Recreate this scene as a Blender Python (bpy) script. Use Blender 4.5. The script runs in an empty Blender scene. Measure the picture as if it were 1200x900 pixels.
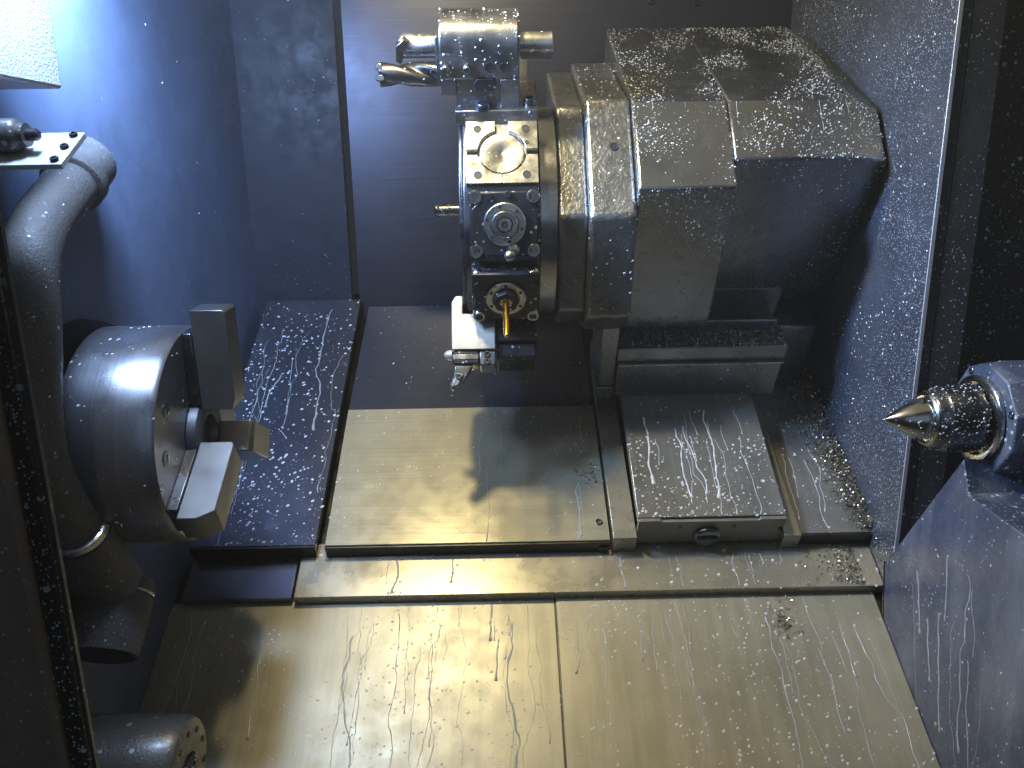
import bpy, bmesh, math, random
from mathutils import Vector, Matrix, Euler, noise
R = math.radians
random.seed(7)
sc = bpy.context.scene
C = sc.collection

# ------------------------------------------------------------------ camera
def cam_matrix(p, yaw, roll):
    f = Vector((math.sin(yaw)*math.cos(p), math.cos(yaw)*math.cos(p), -math.sin(p)))
    rt = Vector((math.cos(yaw), -math.sin(yaw), 0)); up = rt.cross(f)
    r = math.cos(roll)*rt + math.sin(roll)*up
    u = -math.sin(roll)*rt + math.cos(roll)*up
    m = Matrix((r, u, -f)).transposed().to_4x4()
    return m
cam = bpy.data.cameras.new('camera'); co = bpy.data.objects.new('camera', cam); C.objects.link(co)
co.matrix_world = Matrix.Translation((0, -.892, .288)) @ cam_matrix(R(14.8), R(.58), R(-.89))
cam.sensor_width = 36; cam.lens = 36*925/1200; cam.clip_start = .02; cam.clip_end = 50
sc.camera = co

# ------------------------------------------------------------------ world, lamps, exposure
w = bpy.data.worlds.new('World'); sc.world = w; w.use_nodes = True
w.node_tree.nodes['Background'].inputs[0].default_value = (.30, .36, .52, 1)
w.node_tree.nodes['Background'].inputs[1].default_value = .035
def area(name, loc, target, sx, sy, power, col, spread=180):
    l = bpy.data.lights.new(name, 'AREA'); l.shape = 'RECTANGLE'; l.size = sx; l.size_y = sy
    l.energy = power; l.color = col; l.spread = R(spread)
    o = bpy.data.objects.new(name, l); C.objects.link(o); o.location = loc
    o.rotation_euler = (Vector(target)-Vector(loc)).to_track_quat('-Z', 'Y').to_euler()
    return o
area('roof_light', (.335, .02, .98), (.335, .02, 0), 1.63, 1.27, 1.5, (1, .86, .52))          # dim warm shop light through the open roof
area('work_lamp', (-.180, .01, .93), (.02, .12, 0), .07, .07, 8.8, (1, .85, .50))
area('front_lamp', (-.27, -.40, .95), (-.15, .1, 0), .26, .30, .2, (1, .88, .56))            # warm lamp overhead
area('door_light', (.1, -2.0, .75), (0, 0, .15), 1.7, 1.3, 1.9, (.50, .70, 1))             # cold fill added for shop light through the open door
area('wall_led', (-.400, -.03, .57), (-.58, .24, .40), .10, .10, 5.2, (.36, .57, 1), 128)     # cold LED bar under the roof on the headstock side
area('led_lamp', (-.43, -.02, .62), (.54, .26, .10), .10, .10, 3.3, (.36, .56, 1), 70)
area('box_led', (-.34, -.22, .64), (-.46, -.12, .36), .08, .08, 2.6, (.45, .64, 1), 110)         # cold fill added to overexpose the white box
vs = sc.view_settings
vs.view_transform = 'Standard'; vs.look = 'None'; vs.gamma = 1; vs.exposure = .2; vs.use_curve_mapping = False

# ------------------------------------------------------------------ materials
def new_mat(name):
    m = bpy.data.materials.new(name); m.use_nodes = True
    nt = m.node_tree; return m, nt, nt.nodes['Principled BSDF']
def N(nt, t, **kw):
    n = nt.nodes.new(t)
    for k, v in kw.items():
        if k in n.inputs: n.inputs[k].default_value = v
        else: setattr(n, k, v)
    return n
def coords(nt, scale=(1, 1, 1)):
    t = N(nt, 'ShaderNodeTexCoord'); mp = N(nt, 'ShaderNodeMapping'); mp.inputs['Scale'].default_value = scale
    nt.links.new(t.outputs['Object'], mp.inputs[0]); return mp.outputs[0]
def ramp(nt, fac, stops):
    r = N(nt, 'ShaderNodeValToRGB'); el = r.color_ramp.elements
    while len(el) < len(stops): el.new(.5)
    for e, (p, c) in zip(el, stops):
        e.position = p; e.color = (c, c, c, 1) if isinstance(c, (int, float)) else (*c, 1)
    nt.links.new(fac, r.inputs[0]); return r.outputs[0]
def mixc(nt, fac, a, b, typ='MIX'):
    m = N(nt, 'ShaderNodeMix', data_type='RGBA', blend_type=typ)
    if isinstance(fac, (int, float)): m.inputs[0].default_value = fac
    else: nt.links.new(fac, m.inputs[0])
    for s, v in ((6, a), (7, b)):
        if isinstance(v, tuple): m.inputs[s].default_value = (*v, 1)
        else: nt.links.new(v, m.inputs[s])
    return m.outputs[2]
def dots(nt, scale, size, keep):
    """dried spray specks: random-size round spots, a share of the cells only"""
    co_ = coords(nt)
    v = N(nt, 'ShaderNodeTexVoronoi', Scale=scale); nt.links.new(co_, v.inputs['Vector'])
    sep = N(nt, 'ShaderNodeSeparateColor'); nt.links.new(v.outputs['Color'], sep.inputs[0])
    thr = N(nt, 'ShaderNodeMath', operation='MULTIPLY'); nt.links.new(sep.outputs[0], thr.inputs[0]); thr.inputs[1].default_value = size
    lt = N(nt, 'ShaderNodeMath', operation='LESS_THAN'); nt.links.new(v.outputs['Distance'], lt.inputs[0]); nt.links.new(thr.outputs[0], lt.inputs[1])
    kp = N(nt, 'ShaderNodeMath', operation='LESS_THAN'); nt.links.new(sep.outputs[1], kp.inputs[0]); kp.inputs[1].default_value = keep
    m = N(nt, 'ShaderNodeMath', operation='MULTIPLY'); nt.links.new(lt.outputs[0], m.inputs[0]); nt.links.new(kp.outputs[0], m.inputs[1])
    return m.outputs[0]
def bump(nt, b, h, strength, dist=.001, prev=None):
    n = N(nt, 'ShaderNodeBump', Strength=strength, Distance=dist); nt.links.new(h, n.inputs['Height'])
    if prev: nt.links.new(prev, n.inputs['Normal'])
    nt.links.new(n.outputs[0], b.inputs['Normal']); return n.outputs[0]
def noise_f(nt, scale, stretch=(1, 1, 1), detail=4, rough=.6):
    n = N(nt, 'ShaderNodeTexNoise', Scale=scale, Detail=detail, Roughness=rough); nt.links.new(coords(nt, stretch), n.inputs['Vector']); return n.outputs[0]

def steel(name, col, rough, metal=1.0, brush=None, aniso=0, smudge=.35, speck=0, rvar=.12, bumpd=.0):
    m, nt, b = new_mat(name)
    sm = noise_f(nt, 9, (1, 1, 1), 5, .65)
    c = mixc(nt, ramp(nt, sm, [(.3, 0.), (.72, 1.)]), tuple(x*(1-smudge) for x in col), col)
    rr = noise_f(nt, 30, (1, 1, 1), 4, .6)
    mr = N(nt, 'ShaderNodeMapRange'); nt.links.new(rr, mr.inputs[0]); mr.inputs[1].default_value = .3; mr.inputs[2].default_value = .7
    mr.inputs[3].default_value = max(.03, rough-rvar); mr.inputs[4].default_value = rough+rvar
    nt.links.new(mr.outputs[0], b.inputs['Roughness'])
    if brush:
        br = noise_f(nt, 1, brush, 3, .6)
        c = mixc(nt, .35, c, ramp(nt, br, [(.3, .35), (.7, 1.)]), 'MULTIPLY')
        bump(nt, b, br, .25, .0004)
    elif bumpd:
        bump(nt, b, noise_f(nt, 260, (1, 1, 1), 3, .6), .5, bumpd)
    if speck:
        d = dots(nt, 170, .42, speck)
        c = mixc(nt, d, c, (.55, .57, .55))
    nt.links.new(c, b.inputs['Base Color'])
    b.inputs['Metallic'].default_value = metal
    if aniso:
        b.inputs['Anisotropic Rotation'].default_value = .25
        b.inputs['Anisotropic'].default_value = aniso
        tg = N(nt, 'ShaderNodeTangent', direction_type='UV_MAP'); nt.links.new(tg.outputs[0], b.inputs['Tangent'])
    return m
def paint(name, col, rough, orange=.0006, oscale=300, speck=.25, specksize=.4, streak=None, coat=.3, spec=.5, grime=.5, metal=0):
    m, nt, b = new_mat(name)
    g = noise_f(nt, 7, (1, 1, 1), 6, .68)
    c = mixc(nt, ramp(nt, g, [(.28, 0.), (.7, 1.)]), tuple(x*(1-grime) for x in col), col)
    if streak:
        s = noise_f(nt, 1, streak, 5, .6)
        c = mixc(nt, ramp(nt, s, [(.5, 0.), (.75, .55)]), c, (.30, .32, .34))
    if speck:
        d1 = dots(nt, 130, specksize, speck); d2 = dots(nt, 330, specksize, speck*1.4)
        mx = N(nt, 'ShaderNodeMath', operation='MAXIMUM'); nt.links.new(d1, mx.inputs[0]); nt.links.new(d2, mx.inputs[1])
        clump = ramp(nt, noise_f(nt, 5, (1, 1, 1), 3, .5), [(.38, .05), (.6, 1.)])
        ml = N(nt, 'ShaderNodeMath', operation='MULTIPLY'); nt.links.new(mx.outputs[0], ml.inputs[0]); nt.links.new(clump, ml.inputs[1])
        c = mixc(nt, ml.outputs[0], c, (.58, .62, .66))
    nt.links.new(c, b.inputs['Base Color'])
    rr = noise_f(nt, 40, (1, 1, 1), 4, .6)
    mr = N(nt, 'ShaderNodeMapRange'); nt.links.new(rr, mr.inputs[0]); mr.inputs[1].default_value = .3; mr.inputs[2].default_value = .7
    mr.inputs[3].default_value = rough*.7; mr.inputs[4].default_value = rough*1.3
    nt.links.new(mr.outputs[0], b.inputs['Roughness'])
    b.inputs['Specular IOR Level'].default_value = spec
    b.inputs['Metallic'].default_value = metal
    b.inputs['Coat Weight'].default_value = coat; b.inputs['Coat Roughness'].default_value = rough*.6
    if orange: bump(nt, b, noise_f(nt, oscale, (1, 1, 1), 3, .6), .6, orange)
    return m

M = {}
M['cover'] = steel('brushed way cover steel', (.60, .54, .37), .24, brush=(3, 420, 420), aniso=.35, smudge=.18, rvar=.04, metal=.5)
M['cover_u'] = steel('upper cover sheet', (.23, .25, .32), .2, brush=(3, 420, 420), smudge=.2, rvar=.03, metal=.85)  # darker, bluer cover steel: the lack of warm light is in its colour
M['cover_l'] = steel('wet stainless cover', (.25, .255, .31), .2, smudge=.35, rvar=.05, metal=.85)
M['apron'] = steel('satin stainless apron', (.47, .425, .30), .40, brush=(60, 5, 60), smudge=.22, rvar=.06, metal=.32)
M['ledge'] = steel('ledge steel', (.48, .44, .33), .28, smudge=.3, rvar=.06, metal=.6)
M['plate_r'] = steel('worn slide steel', (.46, .435, .37), .2, brush=(300, 4, 60), smudge=.4, rvar=.05, metal=.65)
M['face'] = steel('grey front face steel', (.34, .32, .27), .42, metal=.6, smudge=.35)
M['black_edge'] = steel('dark folded edge', (.10, .10, .09), .35, smudge=.5)
M['chuck'] = steel('ground chuck steel', (.42, .42, .45), .30, brush=(500, 3, 3), smudge=.25, rvar=.05, metal=.86)
M['jaw'] = steel('soft jaw steel', (.32, .31, .295), .36, smudge=.35, rvar=.05, metal=.85)
M['bright'] = steel('bright machined steel', (.66, .64, .58), .27, smudge=.2, speck=.1)
M['turn'] = steel('turned steel', (.55, .53, .48), .24, smudge=.3, speck=.2)
M['disc'] = steel('turret disc steel', (.34, .35, .37), .3, smudge=.4, speck=.25)
M['holder'] = steel('tool holder steel', (.36, .35, .33), .38, smudge=.3, speck=.25, bumpd=.0003)
M['holder_b'] = steel('satin plated holder', (.52, .50, .43), .42, smudge=.25, speck=.12, bumpd=.0003)
M['hub'] = steel('dull hub steel', (.20, .20, .21), .4, smudge=.4, metal=.8)
M['black_ox'] = steel('black oxide steel', (.055, .057, .065), .32, metal=.7, smudge=.4, speck=.22)
M['screw'] = steel('screw steel', (.30, .30, .32), .25, smudge=.4)
M['hole'] = steel('dark bore', (.012, .012, .014), .5, metal=0)
M['gold'] = steel('coated drill gold', (.85, .45, .05), .25, smudge=.2)
M['carbide'] = steel('drill steel', (.20, .20, .205), .34, smudge=.5)
M['cast'] = paint('grey cast paint', (.35, .35, .335), .24, orange=.0010, oscale=200, speck=.18, specksize=.26, streak=(38, 30, 4), coat=0, metal=.92, grime=.4)
M['flange'] = paint('rough cast flange paint', (.36, .36, .34), .32, orange=.0022, oscale=150, speck=.25, coat=0, metal=.9)
M['wall_blue'] = paint('dark sheet paint', (.12, .15, .23), .45, orange=.0002, speck=.18, specksize=.28, coat=.12, grime=.35)
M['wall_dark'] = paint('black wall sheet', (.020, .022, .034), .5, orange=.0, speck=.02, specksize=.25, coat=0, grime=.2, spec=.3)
M['wall_brush'] = steel('dark brushed back sheet', (.075, .077, .10), .40, brush=(4, 300, 260), smudge=.1, metal=.9, rvar=.03)
M['wall_right'] = paint('speckled wall paint', (.070, .078, .095), .36, orange=.0014, oscale=240, speck=.6, specksize=.30, coat=.2)
M['strip'] = paint('grey wall flange', (.07, .07, .068), .4, orange=.0004, speck=.12, coat=.1)
M['tail'] = paint('wet tailstock sheet', (.062, .082, .135), .40, orange=.0012, oscale=220, speck=.45, specksize=.32, streak=(22, 12, 4), coat=.15)
M['pipe'] = paint('grey conduit', (.12, .113, .11), .6, orange=.0018, oscale=320, speck=.4, specksize=.26, coat=0, spec=.4)
M['door'] = paint('brown grey door paint', (.36, .27, .20), .38, orange=.0, speck=.05, coat=.2)
M['rubber'] = paint('wet rubber wiper', (.022, .022, .022), .3, orange=.003, oscale=140, speck=.4, specksize=.4, coat=.5)
M['lampbox'] = paint('white textured paint', (.62, .64, .68), .45, orange=.0022, oscale=380, speck=.2, coat=.2, grime=.2)
M['bracket'] = steel('zinc plate', (.62, .62, .62), .4, metal=.4, smudge=.2)
M['live'] = steel('black wet live centre', (.20, .20, .21), .22, smudge=.3, metal=.9)
M['cone'] = steel('hardened centre point', (.62, .60, .57), .16, smudge=.2)
M['probe'] = paint('brown cast cap', (.10, .088, .075), .36, orange=.0009, speck=.1, coat=.3)
def liquid():
    m, nt, b = new_mat('milky coolant')
    b.inputs['Base Color'].default_value = (.80, .82, .82, 1); b.inputs['Roughness'].default_value = .08
    b.inputs['IOR'].default_value = 1.34; b.inputs['Transmission Weight'].default_value = .15
    return m
M['drop'] = liquid()
def film():
    m, nt, b = new_mat('coolant trail')
    b.inputs['Base Color'].default_value = (.56, .57, .55, 1); b.inputs['Roughness'].default_value = .12
    b.inputs['IOR'].default_value = 1.34; b.inputs['Transmission Weight'].default_value = .35
    return m
M['run'] = film()
def chipm():
    m, nt, b = new_mat('metal swarf')
    t = noise_f(nt, 220, (1, 1, 1), 2)
    nt.links.new(ramp(nt, t, [(.32, (.14, .12, .09)), (.5, (.48, .43, .33)), (.68, (.72, .71, .68))]), b.inputs['Base Color'])
    b.inputs['Metallic'].default_value = .9; b.inputs['Roughness'].default_value = .28
    return m
M['chip'] = chipm()

# ------------------------------------------------------------------ mesh helpers
ORG = {}
def tag(o, label=None, cat=None, group=None, kind=None):
    if label: o['label'] = label
    if cat: o['category'] = cat
    if group: o['group'] = group
    if kind: o['kind'] = kind
    return o
SL = Matrix.Rotation(R(30), 4, 'X')                       # the slant bed: local (x, u along the slope, w off the slope)
ID = Matrix.Identity(4)
def thing(name, label, cat, frame=ID, origin=(0, 0, 0), group=None):
    o = bpy.data.objects.new(name, None); C.objects.link(o); o.empty_display_size = .03
    o.matrix_world = frame @ Matrix.Translation(origin); ORG[o] = Vector(origin)
    return tag(o, label, cat, group)
def obj(name, bm, mat, parent=None, frame=None, bev=0, smooth=40, seg=2, kind=None, origin=None):
    """one mesh object; coordinates are given in the frame of the thing it belongs to"""
    off = ORG.get(parent, Vector((0, 0, 0))) if parent else Vector(origin or (0, 0, 0))
    if off.length: bmesh.ops.translate(bm, vec=-off, verts=bm.verts)
    bmesh.ops.recalc_face_normals(bm, faces=bm.faces)
    me = bpy.data.meshes.new(name); bm.to_mesh(me); bm.free()
    me.materials.append(M[mat] if isinstance(mat, str) else mat)
    me.polygons.foreach_set('use_smooth', [True]*len(me.polygons))
    me.set_sharp_from_angle(angle=R(smooth))
    o = bpy.data.objects.new(name, me); C.objects.link(o)
    if parent: o.parent = parent; ORG[o] = off
    else:
        o.matrix_world = (frame or ID) @ Matrix.Translation(off); ORG[o] = off
    if bev:
        md = o.modifiers.new('bevel', 'BEVEL'); md.width = bev; md.segments = seg; md.limit_method = 'ANGLE'; md.angle_limit = R(35)
    if kind: o['kind'] = kind
    return o
def BM(): return bmesh.new()
def box(bm, lo, hi, m=None, uv=False):
    x0, y0, z0 = lo; x1, y1, z1 = hi
    vs_ = [bm.verts.new(v) for v in ((x0, y0, z0), (x1, y0, z0), (x1, y1, z0), (x0, y1, z0), (x0, y0, z1), (x1, y0, z1), (x1, y1, z1), (x0, y1, z1))]
    fs = [bm.faces.new([vs_[i] for i in f]) for f in ((0, 3, 2, 1), (4, 5, 6, 7), (0, 1, 5, 4), (1, 2, 6, 5), (2, 3, 7, 6), (3, 0, 4, 7))]
    if uv:
        l = bm.loops.layers.uv.verify()
        for f in fs:
            for lp in f.loops: lp[l].uv = (lp.vert.co.x, lp.vert.co.y+lp.vert.co.z)
    if m: bmesh.ops.transform(bm, matrix=m, verts=vs_)
    return bm
def prism(bm, poly, a, b, plane='YZ', m=None):
    """extrude a 2-D polygon: plane YZ is swept along X from a to b, XY along Z, XZ along Y"""
    def pt(p, t): return {'YZ': (t, p[0], p[1]), 'XY': (p[0], p[1], t), 'XZ': (p[0], t, p[1])}[plane]
    A = [bm.verts.new(pt(p, a)) for p in poly]; B = [bm.verts.new(pt(p, b)) for p in poly]; n = len(poly)
    bm.faces.new(A); bm.faces.new(B[::-1])
    for i in range(n): bm.faces.new((A[i], B[i], B[(i+1) % n], A[(i+1) % n]))
    if m: bmesh.ops.transform(bm, matrix=m, verts=A+B)
    return bm
def loft(bm, secs, cap=True):
    """join point loops of equal length"""
    L = [[bm.verts.new(p) for p in s] for s in secs]; n = len(L[0])
    for a, b in zip(L, L[1:]):
        for i in range(n): bm.faces.new((a[i], b[i], b[(i+1) % n], a[(i+1) % n]))
    if cap: bm.faces.new(L[0]); bm.faces.new(L[-1][::-1])
    return bm
def lathe(bm, prof, seg=48, m=None, axis='X'):
    """prof: (along, radius) pairs; closed at radius 0 ends"""
    rings = []
    allv = []
    for t, r in prof:
        if r < 1e-6:
            v = bm.verts.new((t, 0, 0)); rings.append([v])
        else:
            rings.append([bm.verts.new((t, r*math.cos(2*math.pi*i/seg), r*math.sin(2*math.pi*i/seg))) for i in range(seg)])
        allv += rings[-1]
    for a, b in zip(rings, rings[1:]):
        for i in range(seg):
            j = (i+1) % seg
            if len(a) == 1 and len(b) == 1: continue
            if len(a) == 1: bm.faces.new((a[0], b[i], b[j]))
            elif len(b) == 1: bm.faces.new((a[i], b[0], a[j]))
            else: bm.faces.new((a[i], b[i], b[j], a[j]))
    if axis == 'Z': bmesh.ops.transform(bm, matrix=Matrix(((0, 1, 0, 0), (0, 0, 1, 0), (1, 0, 0, 0), (0, 0, 0, 1))), verts=allv)
    if axis == 'Y': bmesh.ops.transform(bm, matrix=Matrix(((0, 0, 1, 0), (1, 0, 0, 0), (0, 1, 0, 0), (0, 0, 0, 1))), verts=allv)
    if m: bmesh.ops.transform(bm, matrix=m, verts=allv)
    return bm
def tube(bm, pts, rad, seg=24, cap=True):
    pts = [Vector(p) for p in pts]; secs = []
    prev = None
    for i, p in enumerate(pts):
        d = (pts[min(i+1, len(pts)-1)]-pts[max(i-1, 0)]).normalized()
        if prev is None:
            a = d.orthogonal().normalized()
        else:
            a = (prev-d*prev.dot(d)).normalized()
        prev = a; b = d.cross(a)
        r = rad[i] if isinstance(rad, (list, tuple)) else rad
        secs.append([p+r*(a*math.cos(2*math.pi*k/seg)+b*math.sin(2*math.pi*k/seg)) for k in range(seg)])
    return loft(bm, secs, cap)
def smooth_path(pts, n=8):
    P = [Vector(p) for p in pts]; out = []
    for i in range(len(P)-1):
        p0, p1, p2, p3 = P[max(i-1, 0)], P[i], P[i+1], P[min(i+2, len(P)-1)]
        for k in range(n):
            t = k/n
            out.append(.5*((2*p1)+(-p0+p2)*t+(2*p0-5*p1+4*p2-p3)*t*t+(-p0+3*p1-3*p2+p3)*t**3))
    out.append(P[-1]); return out
def screw_bm(r, h=.004, m=None, seg=16, deep=.003):
    """socket head: a lathe with a recessed hexagonal-ish bore, axis local z"""
    bm = BM()
    lathe(bm, [(-.001, 0), (-.001, r), (h*.75, r), (h, r*.86), (h, r*.56), (h-deep, r*.5), (h-deep, 0)], seg, m, 'Z')
    return bm
def to(loc, zdir, xdir=(1, 0, 0)):
    z = Vector(zdir).normalized(); x = Vector(xdir); x = (x-z*x.dot(z)).normalized(); y = z.cross(x)
    m = Matrix((x, y, z)).transposed().to_4x4(); m.translation = loc; return m

# ------------------------------------------------------------------ the setting
# back wall sheets
def structure(name, bm, mat, frame=None, bev=0, origin=None): return obj(name, bm, mat, None, frame, bev, kind='structure', origin=origin)
wall_back = structure('wall_back', box(BM(), (-.289, .700, -.02), (.62, .715, 1.02)), 'wall_brush')
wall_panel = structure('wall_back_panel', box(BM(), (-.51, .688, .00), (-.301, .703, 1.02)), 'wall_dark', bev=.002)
wall_left = structure('wall_headstock', box(BM(), (-.53, -.75, -.75), (-.490, .688, 1.02)), 'wall_blue')
bm = BM(); box(bm, (.548, .118, -.31), (.564, .700, .62))
wall_right = structure('wall_right', bm, 'wall_right', bev=.0015)
obj('bright_edge', box(BM(), (.5455, .1160, -.31), (.5510, .1182, .62)), 'bracket', wall_right, bev=.0006)  # pale strip added to paint the highlight on the wall's front edge
for x_, z_ in ((.285, .596), (.372, .592)): obj('screw', screw_bm(.006, .004, to((x_, .700, z_), (0, -1, 0)), 14), 'black_ox', wall_back)
fl = obj('flange_strip', box(BM(), (.5645, .1185, -.40), (.605, .150, .62)), 'strip', wall_right, bev=.0015)
wall_end = structure('wall_end', box(BM(), (.606, .215, -.70), (1.0, .235, .62)), 'strip')
# chip apron, two overlapping sheets
floor = structure('floor', box(BM(), (-.49, -.95, -.372), (.70, .06, -.346)), 'black_edge', SL)
p1 = obj('floor_panel', box(BM(), (-.4895, -.94, -.346), (.0672, -.028, -.341)), 'apron', floor, bev=.0008)
p2 = obj('floor_panel', box(BM(), (.0695, -.94, -.346), (.534, -.028, -.3385)), 'apron', floor, bev=.0008)

# ------------------------------------------------------------------ way covers on the slant bed
t = thing('way_cover', 'wide brushed steel telescopic cover under the turret', 'way cover', SL, (-.05, .04, -.345))
pl = obj('lower_plate', box(BM(), (-.2715, .040, -.312), (.154, .318, -.300), uv=True), 'cover', t, bev=.001)
tilt = Matrix.Translation((0, .318, -.304)) @ Matrix.Rotation(R(-3.0), 4, 'X') @ Matrix.Translation((0, -.318, .304))  # tips the upper plate so it reflects the dark back wall
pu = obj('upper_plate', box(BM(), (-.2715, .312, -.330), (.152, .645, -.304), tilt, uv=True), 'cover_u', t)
obj('front_lip', box(BM(), (-.2715, .036, -.3235), (.154, .0395, -.302)), 'black_edge', t, bev=.0008)
way_main = t
bm = screw_bm(.0055, .003, Matrix.Translation((.140, .072, -.300))); obj('screw', bm, 'screw', t)
obj('latch', box(BM(), (.137, .0335, -.318), (.155, .0358, -.310)), 'black_edge', t, bev=.0006)

t = thing('way_cover', 'narrow dark wet cover plate between chuck and brushed cover', 'way cover', SL, (-.38, .04, -.345))
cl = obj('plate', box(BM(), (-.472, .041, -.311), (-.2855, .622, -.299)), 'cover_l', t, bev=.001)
obj('front_lip', box(BM(), (-.472, .037, -.3275), (-.2855, .0408, -.300)), 'black_edge', t, bev=.0008)
cl2 = obj('lower_block', box(BM(), (-.4735, -.030, -.3445), (-.314, .0365, -.3285)), 'cover_l', t, bev=.0015)
obj('light_strip', box(BM(), (-.468, .0365, -.3295), (-.300, .0385, -.3275)), 'bright', t)
seam = structure('bed_gap', box(BM(), (-.4895, .0, -.40), (.548, .70, -.346)), 'black_edge', SL)

led = obj('bed_ledge', box(BM(), (-.310, -.032, -.3445), (.5475, .060, -.3240)), 'ledge', None, SL, bev=.0012, origin=(.1, -.03, -.345))
tag(led, 'long stepped steel ledge running below the way covers', 'ledge')

# ------------------------------------------------------------------ turret slide
t = thing('turret_slide', 'streaked steel slide cover with round plug in its front face', 'slide cover', SL, (.30, .05, -.32))
sp = obj('top_plate', box(BM(), (.193, .052, -.274), (.4115, .34, -.262), Matrix.Translation((0, .052, -.262)) @ Matrix.Rotation(R(4.0), 4, 'X') @ Matrix.Translation((0, -.052, .262))), 'plate_r', t, bev=.0012)
bm = BM(); prism(bm, [(.193, -.318), (.193, -.283), (.194, -.2635), (.2265, -.2635), (.2275, -.2665), (.3715, -.2665), (.3725, -.2635), (.4115, -.2635), (.4115, -.284), (.404, -.284), (.404, -.296), (.4115, -.297), (.4115, -.318)], .046, .0518, 'XZ')
sf = obj('front_plate', bm, 'face', t, bev=.0006)
obj('body', box(BM(), (.196, .0525, -.323), (.4090, .34, -.2745)), 'black_edge', t)
plug = obj('plug', lathe(BM(), [(-.0, 0), (-.0, .020), (-.006, .020), (-.0085, .0175), (-.0085, .0165), (-.0065, .0155), (-.0065, 0)], 40, Matrix.Translation((.298, .046, -.298)), 'Y'), 'disc', t)
obj('slot', box(BM(), (.284, .0375, -.301), (.312, .0394, -.2955)), 'hole', plug)
for x in (.256, .336): obj('screw', screw_bm(.003, .002, to((x, .046, -.279), (0, -1, 0))), 'screw', t)
obj('side_strip', box(BM(), (.1575, .036, -.3235), (.1925, .40, -.290)), 'ledge', t, bev=.0008)
obj('side_strip', box(BM(), (.412, .036, -.3235), (.4375, .40, -.292)), 'ledge', t, bev=.0008)
slide = t
t = thing('side_cover', 'flat steel cover plate between slide cover and speckled wall', 'cover plate', SL, (.48, .05, -.345))
rp = obj('plate', box(BM(), (.438, .045, -.312), (.5475, .62, -.300)), 'plate_r', t, bev=.001)
obj('front_lip', box(BM(), (.438, .041, -.3235), (.5475, .0448, -.301)), 'black_edge', t, bev=.0006)

# saddle
t = thing('saddle', 'dark grey saddle block with chip covered shelf carrying the turret', 'saddle', SL, (.32, .3, -.262))
sa = obj('upper_rail', box(BM(), (.181, .288, -.170), (.449, .36, -.142)), 'cast', t, bev=.0015)
sb = obj('lower_rail', box(BM(), (.183, .2865, -.247), (.447, .36, -.1735)), 'cast', t, bev=.0015)
obj('drip_lip', box(BM(), (.182, .281, -.1733), (.448, .34, -.1704)), 'turn', t, bev=.0005)
obj('body', box(BM(), (.20, .345, -.262), (.440, .66, -.145)), 'cast', t, bev=.003)
obj('bracket', box(BM(), (.154, .289, -.225), (.1805, .40, -.055)), 'cast', t, bev=.003)
obj('bracket_foot', box(BM(), (.152, .286, -.252), (.1805, .40, -.2255)), 'cast', t, bev=.002)
obj('rear_block', box(BM(), (.4495, .36, -.292), (.525, .62, -.165)), 'cast', t, bev=.006)
saddle = t

# ------------------------------------------------------------------ tool turret
TY, TZ, AP = .39, .225, .183
t = thing('tool_turret', 'twelve sided steel tool turret on a grey cast housing', 'turret', ID, (.2, TY, -.05))
turret = t
def ngon(ap, n=12, off=0):
    r = ap/math.cos(math.pi/n); return [(TY+r*math.cos(2*math.pi*(i+.5)/n+off), TZ+r*math.sin(2*math.pi*(i+.5)/n+off)) for i in range(n)]
disc = obj('disc', prism(BM(), ngon(AP-.004), -.052, .052), 'disc', t, bev=.0025)
obj('face_rim', prism(BM(), ngon(AP-.012), -.058, -.0522), 'disc', t, bev=.002)
TC = Matrix.Translation((0, TY, TZ))
neck = obj('neck', lathe(BM(), [(.0525, 0), (.0525, .160), (.055, .164), (.078, .164), (.0795, .161), (.0795, 0)], 96, TC), 'turn', t)
def sect(X, pts): return [(X, y, z) for y, z in pts]
FL = [(.208, .232), (.300, .392), (.36, .408), (.53, .47), (.56, .20), (.50, .045), (.300, .058), (.248, .085)]
FL2 = [(.222, .232), (.308, .382), (.36, .396), (.52, .455), (.55, .20), (.50, .055), (.306, .068), (.258, .094)]
fl2 = obj('front_flange', loft(BM(), [sect(.0800, FL2), sect(.121, FL2)]), 'flange', t, bev=.005, seg=3, smooth=22)
flg = obj('rear_flange', loft(BM(), [sect(.1212, FL), sect(.187, FL)]), 'flange', t, bev=.006, seg=3, smooth=22)
obj('oil_hole', lathe(BM(), [(-.002, 0), (-.002, .0060), (.0016, .0064), (.0016, .0054), (.0010, .0048), (.0010, 0)], 14, to((.160, .2615, .3245), (0, -.866, .5)), 'Z'), 'hole', t)
# housing: nose block (wider facet) and main body, both following the slope at the top
NS = [(.206, .268), (.2832, .3852), (.580, .530), (.65, .40), (.60, .05), (.335, .052), (.315, .075)]
nose = obj('housing_nose', loft(BM(), [sect(.1872, NS), sect(.322, NS)]), 'cast', t, bev=.004, seg=3, smooth=22)
MS = [(.2300, .3045), (.2830, .3850), (.5802, .5302), (.67, .42), (.64, .07), (.43, .078), (.372, .108)]
ME = [(.252, .300), (.292, .371), (.560, .492), (.64, .40), (.61, .10), (.44, .098), (.392, .122)]
body = obj('housing_body', loft(BM(), [sect(.3222, MS), sect(.496, MS), sect(.5425, ME)]), 'cast', t, bev=.004, seg=3, smooth=25)
obj('housing_skirt', prism(BM(), [(.374, .1065), (.416, .046), (.62, .046), (.62, .1065)], .3225, .455), 'cast', t, bev=.003)
obj('housing_foot', prism(BM(), [(.345, .060), (.62, .085), (.66, -.02), (.42, -.02), (.372, .0)], .19, .44), 'cast', t, bev=.004)

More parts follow.
